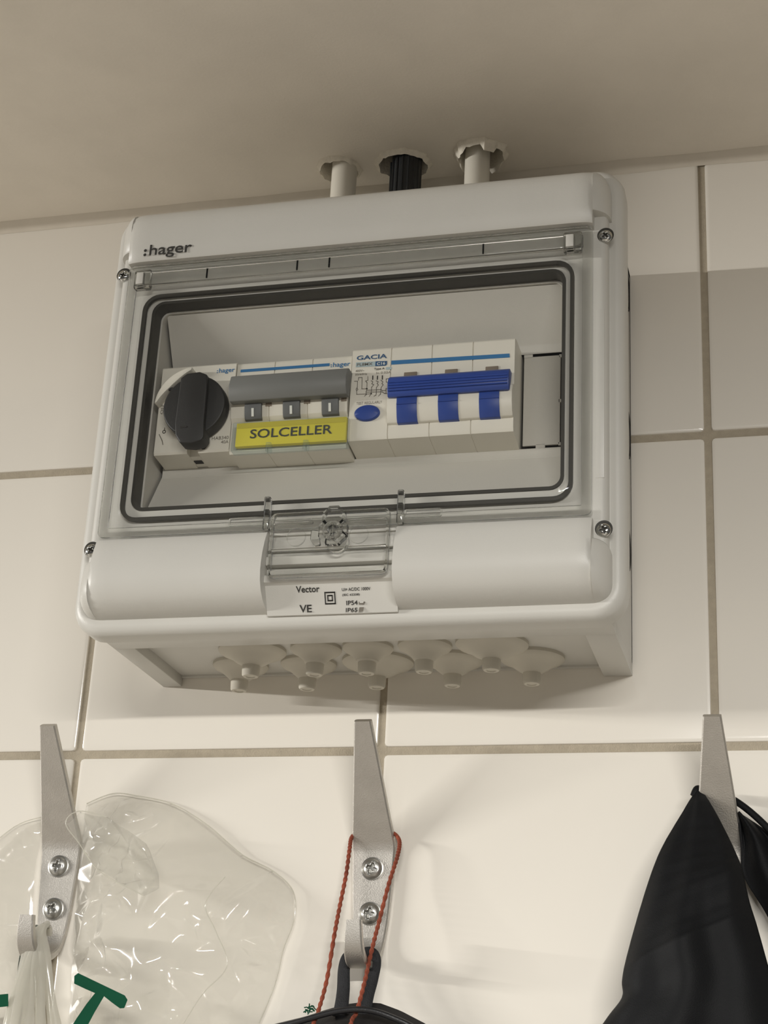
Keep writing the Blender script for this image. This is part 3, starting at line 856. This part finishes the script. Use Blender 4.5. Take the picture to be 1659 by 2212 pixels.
# ------------------------------------------------------------------ three aluminium hooks
def hook(xc, dz, label, rots):
    t = thing('coat_hook', (xc, 0, -60 + dz), label, 'hook', 'aluminium coat hooks under the fuse box')
    cen = smooth_path([(-32.5, 5.8, 7.6), (-25, -6.5, 10.6), (-17, -19.8, 13.9), (-9.5, -32.4, 17.0), (-5.2, -39.4, 18.9), (-3.0, -43.6, 19.6), (-2.0, -48.5, 19.2), (-2.0, -60, 18.0), (-2.0, -74, 16.2), (-2.0, -80, 15.0), (-2.4, -86, 13.4), (-4.6, -91.6, 12), (-9.5, -95.2, 11), (-16, -96.8, 10), (-22.4, -95.6, 9.2), (-26.8, -91.6, 8.4), (-28.6, -86.2, 7.6), (-29.2, -80.2, 6.8)], 5)
    th = 1.75
    lp = []
    n = len(cen)
    for i, c in enumerate(cen):
        a = cen[max(i - 1, 0)]
        b = cen[min(i + 1, n - 1)]
        d = Vector((b.x - a.x, b.y - a.y)).normalized()
        nr = Vector((d.y, -d.x))          # towards the room on the prong
        if nr.x > 0 and i < n * 0.55:
            nr = -nr
        hw = c.z / 2
        y0, z0 = c.x, c.y
        f = lambda s: (y0 + nr.x * s, z0 + nr.y * s)
        ya, za = f(th)
        yb, zb = f(-th)
        yc, zc = f(th - 0.6)
        yd, zd = f(-th + 0.6)
        lp.append([(xc - hw + 0.6, ya, za + dz), (xc + hw - 0.6, ya, za + dz), (xc + hw, yc, zc + dz), (xc + hw, yd, zd + dz), (xc + hw - 0.6, yb, zb + dz), (xc - hw + 0.6, yb, zb + dz), (xc - hw, yd, zd + dz), (xc - hw, yc, zc + dz)])
    obj('bar', loft(lp), 'alu', t, angle=25)
    for z, r in zip((-54.0, -73.6), rots):
        obj('washer', lathe([(5.1, 0), (5.1, 0.5), (4.5, 0.7)], (xc, -3.7, z + dz), 'y', 28), 'steel', t)
        put_screw(SCREW_HOOK, (xc, -4.1, z + dz), t, r, None)
    return t
hook(-151.2, 0.5, 'silver hook on the left with the clear plastic bag hanging from it', (0.1, 0.5))
hook(-0.2, 0.0, 'silver hook in the middle with a rust red cord looped round it', (0.35, 0.2))
hook(151.2, -0.6, 'silver hook on the right holding the black garment', (0.7, 0.1))

# ------------------------------------------------------------------ rust red cord round the middle hook
cp = [(-15.5, -44, -152), (-14.4, -34, -126), (-14.6, -26, -118), (-14.6, -16, -104), (-13.5, -12, -84), (-12.5, -9.5, -71), (-10.8, -8.5, -57.6), (-10.0, -8, -46), (-9.7, -6.4, -40.4), (-7, -3.8, -37.6), (0, -2.4, -36.6), (7.5, -3.4, -37.6), (11.3, -5.6, -40.6), (12.7, -8, -44.6), (12.0, -9.5, -51.1), (9.6, -11.5, -61.9), (7.6, -17, -78.5), (5.8, -20, -91), (4.4, -24, -105), (3.2, -30, -118), (2.6, -36, -124), (1.5, -44, -150)]
ct = thing('cord_loop', (0, -5, -40), 'thin rust red cord looped over the middle hook', 'cord')
path = smooth_path(cp, 14)
obj('cord', tube(path, 0.75, 8), 'red_cord', ct, angle=80)
bmc = bmesh.new()
for ph in (0, PI):      # two twisted strands give the laid rope look
    tw = []
    for i, p_ in enumerate(smooth_path(cp, 36)):
        t_ = i * 0.42 + ph
        tw.append(p_ + Vector((math.cos(t_) * 0.5, math.sin(t_) * 0.5, 0)))
    tube(tw, 0.52, 6, bm=bmc)
obj('strand', bmc, 'red_cord', ct, angle=80)['kind'] = 'stuff'

# ------------------------------------------------------------------ pillow-shaped bodies from an outline
def pillow(poly, depth, y0, rings, per, crumple, bm=None, power=2.2, back=0.12, centre=None, seed=0.0):
    P = [Vector((x, z)) for x, z in poly]
    L = [0]
    for i in range(len(P)):
        L.append(L[-1] + (P[(i + 1) % len(P)] - P[i]).length)
    out = []
    for k in range(per):
        s = L[-1] * k / per
        i = max(j for j in range(len(P)) if L[j] <= s + 1e-9)
        t = (s - L[i]) / max(1e-9, L[i + 1] - L[i])
        out.append(P[i].lerp(P[(i + 1) % len(P)], t))
    c = centre or (sum(p_[0] for p_ in out) / per, sum(p_[1] for p_ in out) / per)
    c = Vector(c)
    b = bm if bm is not None else bmesh.new()
    def yf(x, z, rho, side):
        e = 1 - rho ** power
        h = y0 - (depth * e if side == 0 else -depth * back * e)
        if crumple and side == 0:
            h -= crumple(x, z, seed) * min(1, e * 2.2 + 0.12)
        return h
    for side in (0, 1):
        rows = []
        for r in range(rings + 1):
            rho = (r / rings) ** 0.8
            row = []
            for p_ in out:
                q = c + (p_ - c) * max(rho, 0.002)
                row.append((q.x, yf(q.x, q.y, rho, side), q.y))
            rows.append(row)
        loft(rows, caps=(True, False), bm=b)
    return b

def creases(x, z, s):
    p1 = Vector((x * 0.045 + s, z * 0.03 + s * 2, s))
    d = noise.voronoi(p1)[0]
    a = (d[1] - d[0])
    p2 = Vector((x * 0.12 + z * 0.05 + s, z * 0.09 - x * 0.04, s * 3))
    d2 = noise.voronoi(p2)[0]
    return 6.5 * min(a, 0.8) + 2.6 * min(d2[1] - d2[0], 0.7) + 1.6 * noise.noise(Vector((x * 0.22, z * 0.16, s)))

# ------------------------------------------------------------------ clear plastic bag on the left hook
bag = thing('plastic_bag', (-150, -20, -90), 'crumpled clear plastic bag with green print hanging on the left hook', 'bag')
lobeR = [(-141, -24), (-128.5, -19.4), (-115.9, -20.5), (-98, -24.4), (-79.7, -34.3), (-61.5, -48), (-46.7, -55), (-36.5, -64), (-35.1, -76.7), (-39, -89.6), (-41.9, -104.7), (-47.6, -121), (-57, -140), (-68, -165), (-88, -205), (-128, -208), (-136, -150), (-138, -110), (-140, -80), (-141.5, -50)]
lobeL = [(-162, -30), (-177, -35), (-196, -52), (-214, -95), (-216, -160), (-200, -205), (-165, -205), (-156, -150), (-157, -115), (-161, -90), (-163, -60)]
from mathutils.geometry import delaunay_2d_cdt
def edge_dist(x, z, poly):
    d = 1e9
    for i in range(len(poly)):
        a, c = Vector(poly[i]), Vector(poly[(i + 1) % len(poly)])
        p_ = Vector((x, z))
        t = max(0, min(1, (p_ - a).dot(c - a) / (c - a).length_squared))
        d = min(d, (a + (c - a) * t - p_).length)
    return d
def crumpled(poly, depth, y0, hub, n, amp, seed):
    """Film pulled into flat facets with sharp creases that run away from the hub it hangs from."""
    rnd = random.Random(seed)
    xs = [p_[0] for p_ in poly]
    zs = [p_[1] for p_ in poly]
    pts, hs = [], []
    for i in range(len(poly)):
        a, c = Vector(poly[i]), Vector(poly[(i + 1) % len(poly)])
        k = max(1, int((c - a).length / 5))
        for j in range(k):
            q = a.lerp(c, j / k)
            jit = 0.0 if j == 0 else 0.5
            pts.append(Vector((q.x + rnd.uniform(-jit, jit), q.y + rnd.uniform(-jit, jit))))
            hs.append(0.0)
    nb = len(pts)
    tries = 0
    while len(pts) < n and tries < 60000:
        tries += 1
        x, z = rnd.uniform(min(xs), max(xs)), rnd.uniform(min(zs), max(zs))
        if not pip(x, z, poly):
            continue
        d = edge_dist(x, z, poly)
        if d < 1.5:
            continue
        rad = Vector((x - hub[0], z - hub[1]))
        dense = 0.55 + 0.9 * noise.noise(Vector((x * 0.03, z * 0.03, seed)))
        mn = 2.0 + 5.0 * max(0, dense)
        ok = True
        rn = rad.normalized()
        for q in pts[nb:]:
            dv = Vector((x - q.x, z - q.y))
            al = dv.dot(rn)
            ac = dv.length_squared - al * al
            if al * al * 0.22 + ac * 1.6 < mn * mn:
                ok = False
                break
        if ok:
            pts.append(Vector((x, z)))
            hs.append(1.0)
    vs, _, fs, ov, _, _ = delaunay_2d_cdt(pts, [(i, (i + 1) % nb) for i in range(nb)], [], 1, 1e-5)
    b = bmesh.new()
    def y_front(x, z):
        d = edge_dist(x, z, poly)
        e = min(1, d / 42.0)
        return y0 - depth * (1 - (1 - e) ** 2.2)
    V = []
    for i, p_ in enumerate(vs):
        y = y_front(p_.x, p_.y)
        d = edge_dist(p_.x, p_.y, poly)
        y += amp * min(1, d / 10) * (rnd.uniform(-1, 1) + 1.1 * noise.noise(Vector((p_.x * 0.05, p_.y * 0.05, seed + 2))))
        V.append(b.verts.new((p_.x, min(y, -1.2), p_.y)))
    for f in fs:
        b.faces.new([V[k] for k in f])
    # back sheet, nearly flat against the wall
    W = [b.verts.new((p_.x, -0.9 - 0.6 * min(1, edge_dist(p_.x, p_.y, poly) / 20) + (y0 + 0.9) * (1 - min(1, edge_dist(p_.x, p_.y, poly) / 6)), p_.y)) for p_ in vs]
    for f in fs:
        b.faces.new([W[k] for k in reversed(f)])
    return b
def film(name, b_, seed):
    o = obj(name, b_, 'film', bag, angle=179)
    rnd = random.Random(seed)
    at = o.data.attributes.new('crease_edge', 'FLOAT', 'EDGE')
    at.data.foreach_set('value', [rnd.choice((0.2, 0.45, 0.6, 0.75)) for _ in o.data.edges])
    md = o.modifiers.new('soft_creases', 'SUBSURF')
    md.levels = md.render_levels = 3
    return o
film('film', crumpled(lobeR, 24, -3, (-150, -80), 1000, 4.4, 5), 1)
film('film', crumpled(lobeL, 20, -3, (-152, -80), 480, 4.4, 11), 2)
flapp = [(-137.5, -38.9), (-132, -33.5), (-118, -36), (-98, -48), (-92, -66), (-96.3, -71), (-108, -66), (-119.8, -59.5), (-130, -48)]
film('flap', crumpled(flapp, 1.5, -29, (-139, -39), 130, 1.6, 3), 3)
def hem(pts, y):
    obj('film_fold', tube(smooth_path([(x, y + 1.2 * noise.noise(Vector((x * .1, z * .1, 5))), z) for x, z in pts], 6), 0.28, 6, flat=0.6), 'film_white', bag, angle=80)
hem([(-118, -36), (-132, -33.5), (-137.5, -38.9), (-130, -48), (-119.8, -59.5), (-108, -66), (-96.3, -71)], -30.2)
hem([(-141, -24), (-128.5, -19.4), (-115.9, -20.5), (-98, -24.4), (-79.7, -34.3), (-61.5, -48), (-46.7, -55), (-36.5, -64), (-35.1, -76.7), (-39, -89.6), (-41.9, -104.7), (-47.6, -121)], -3.4)
hem([(-162, -30), (-177, -35), (-196, -52)], -3.4)
hem([(-60, -62), (-68, -74), (-62, -86), (-56, -100), (-66, -112), (-74, -126)], -28)
# bunched handle hanging on the small hook
strand_ends = [(-160, -10), (-156, -24), (-152, -32), (-148, -34), (-143.5, -32), (-138, -28), (-133, -22)]
for i, (xe, ye) in enumerate(strand_ends):
    x0 = -152.5 + i * 0.9
    pth = smooth_path([(x0 - 0.6, -12, -86), (x0, -17, -84.0 + 0.3 * i), (x0 + 0.6, -21.5, -87), (x0 + 0.4 + (xe - x0) * .25, -23.5 + (ye + 24) * .2, -98), (x0 + (xe - x0) * .62, -24 + (ye + 24) * .6, -115), (xe, ye, -135), (xe * 1.0 + (xe + 148) * .3, ye, -165)], 8)
    obj('handle_pleat', tube(pth, 2.6, 10, flat=0.55, rfun=lambda t, i=i: 0.55 + 0.9 * t + 0.18 * math.sin(t * 17 + i)), 'film_white' if i not in (0,) else 'film_green', bag, angle=60)
# printed letters on the film
def on_bag(x, z):
    return -31.5 + 0.02 * (x + 110) - 0.06 * (z + 115)
def printed(poly_list, n=6):
    b = bmesh.new()
    for poly in poly_list:
        b.faces.new([b.verts.new((x, on_bag(x, z) + 0.7 * noise.noise(Vector((x * .1, z * .1, 0))), z)) for x, z in poly])
    return b
obj('printed_letter', printed([[(-124.0, -106.0), (-122.2, -104.8), (-111.0, -109.2), (-99.8, -113.6), (-98.4, -115.4), (-99.6, -118.8), (-101.6, -119.0), (-105.6, -116.6), (-109.2, -114.2), (-113.4, -113.0), (-118.0, -111.4), (-123.8, -109.2)], [(-109.2, -114.2), (-113.4, -113.0), (-117.0, -117.5), (-121.0, -123.5), (-126.0, -132), (-118.4, -132), (-113.0, -121.0)]]), 'green', bag)
obj('printed_letter', printed([[(-170, -116.0), (-154.0, -114.2), (-153.4, -119.4), (-170, -121.5)]]), 'green', bag)

# ------------------------------------------------------------------ black drawstring pouch on the middle hook
pb = thing('pouch', (0, -20, -113), 'black nylon pouch with webbing loop hanging from the middle hook', 'pouch')
outl = [(-5.0, -113.6), (2, -112.6), (10, -112.8), (18.9, -115.6), (30.8, -121.0), (44, -131), (56, -160), (58, -230), (-50, -230), (-50, -160), (-47.5, -132), (-40.6, -123.6), (-22.4, -119.0), (-14, -116.2)]
obj('body', pillow(outl, 26, -18, 30, 160, lambda x, z, s: 0.8 * noise.noise(Vector((x * .05, z * .05, 2))), centre=(2, -170), power=2.6, back=0.55, seed=0), 'black_nylon', pb, angle=60)
obj('piping', tube(smooth_path([(-45.5, -24, -131), (-38, -29, -126.6), (-22, -32, -122.8), (-5, -33, -118.2), (8, -33, -117.2), (19, -32, -119.8), (31, -29, -125.4), (46, -24, -138)], 8), 1.3, 8), 'black_nylon', pb, angle=80)
for pts in ([(-3.0, -15, -92.6), (-6.2, -15.5, -94.0), (-7.2, -16, -99), (-6.4, -18, -107), (-5.6, -22, -114), (-5.6, -24, -119)], [(-1.5, -15, -92.6), (3.6, -14, -91.6), (5.6, -13, -95), (5.0, -15, -103), (4.4, -19, -110), (4.0, -23, -119)]):
    obj('strap', tube(smooth_path(pts, 8), 3.0, 12, flat=0.35, rfun=lambda t: 0.75 + 0.35 * t), 'black_web', pb, angle=60)
obj('strap_loop', tube(smooth_path([(-6.4, -15.5, -95.0), (-4.4, -15.2, -92.6), (-0.6, -15, -92.4), (3.2, -14.2, -92.2), (5.2, -13.2, -95.0)], 8), 2.2, 10, flat=0.4), 'black_web', pb, angle=60)
bms = bmesh.new()
for k in range(14):
    a = random.uniform(0, 2 * PI)
    l_ = random.uniform(1.0, 3.0)
    s0 = Vector((-18.4 + random.uniform(-1.6, 1.6), -23, -116.6 + random.uniform(-1, 1)))
    tube([s0, s0 + Vector((math.cos(a) * l_ * .5, -0.6, math.sin(a) * l_ * .5)), s0 + Vector((math.cos(a + .5) * l_, -0.9, math.sin(a + .5) * l_))], 0.28, 5, bm=bms)
sp = obj('lint', bms, 'green', pb)
sp['kind'] = 'stuff'
sp['label'] = 'tuft of dark green fluff'

# ------------------------------------------------------------------ black garment on the right hook
gm = thing('garment', (150, -12, -22), 'black satin garment hanging by its loop from the right hook', 'clothing')
def interp(pts, t):
    f = t * (len(pts) - 1)
    i = min(int(f), len(pts) - 2)
    u = f - i
    sp_ = smooth_cache.setdefault(id(pts), smooth_path([(p_[0], p_[1], 0) for p_ in pts], 10))
    k = min(int(round(f * 10)), len(sp_) - 1)
    return sp_[k]
smooth_cache = {}
def sheet(le, re, yfun, nv, nu):
    rows = []
    for j in range(nv + 1):
        t = j / nv
        a, c = interp(le, t), interp(re, t)
        rows.append([(a.x + (c.x - a.x) * u / nu, yfun(u / nu, t, a.x + (c.x - a.x) * u / nu, a.y + (c.y - a.y) * u / nu), a.y + (c.y - a.y) * u / nu) for u in range(nu + 1)])
    return loft(rows, closed=False)
def cloth(name, bm_, th):
    o = obj(name, bm_, 'black_cloth', gm, angle=80)
    md = o.modifiers.new('thickness', 'SOLIDIFY')
    md.thickness = th * MM
    md.offset = 0
    return o
le = [(143.2, -22.0), (136.6, -34.0), (129.4, -47.4), (124.4, -60.4), (119.6, -76), (115.2, -92.6), (113.3, -103), (113.2, -109.8), (106.6, -118.6), (96, -135), (88, -170), (86, -215)]
re = [(144.8, -22.6), (150.0, -31.8), (155.6, -43.6), (159.2, -52.4), (161.2, -58.4), (163.6, -71.0), (166.2, -80.4), (170.0, -95.8), (174, -112), (179, -135), (186, -170), (192, -215)]
def yfold(u, t, x, z):
    b = -14.5 - 26 * min(1, t * 2.0) ** 0.8
    fold = 4.2 * math.sin(u * 7.5 + 0.6 + 1.2 * t) * t ** 0.7 * (1 - 0.4 * t) + 2.4 * math.sin(u * 17 + 3 * t + 1.3) * t ** 1.2
    edge = 9 * (abs(u - 0.5) * 2) ** 4 * min(1, t * 2)
    return b + fold + edge + 1.6 * noise.noise(Vector((x * .06, z * .04, 4)))
cloth('front_panel', sheet(le, re, yfold, 90, 70), 1.0)
le2 = [(159.6, -31.5), (160.4, -44), (161.0, -57.5), (170.3, -74), (184, -104), (204, -150), (215, -215)]
re2 = [(160.2, -31.0), (171.6, -39.6), (182, -52), (194, -72), (212, -108), (232, -155), (255, -215)]
cloth('back_panel', sheet(le2, re2, lambda u, t, x, z: -10 - 6 * t + 2.4 * math.sin(u * 8 + 4 * t), 50, 30), 1.0)
obj('hanging_loop', tube(smooth_path([(141.6, -15.5, -25.0), (143.2, -14.4, -21.6), (146, -8, -21.0), (151, -5.2, -22.6), (156, -6.5, -24.0), (159.2, -9, -26.2), (165, -10, -31.0), (171.8, -11, -38.0), (182, -12, -50), (195, -12, -68)], 8), 1.5, 8, flat=0.7), 'black_cloth', gm, angle=80)
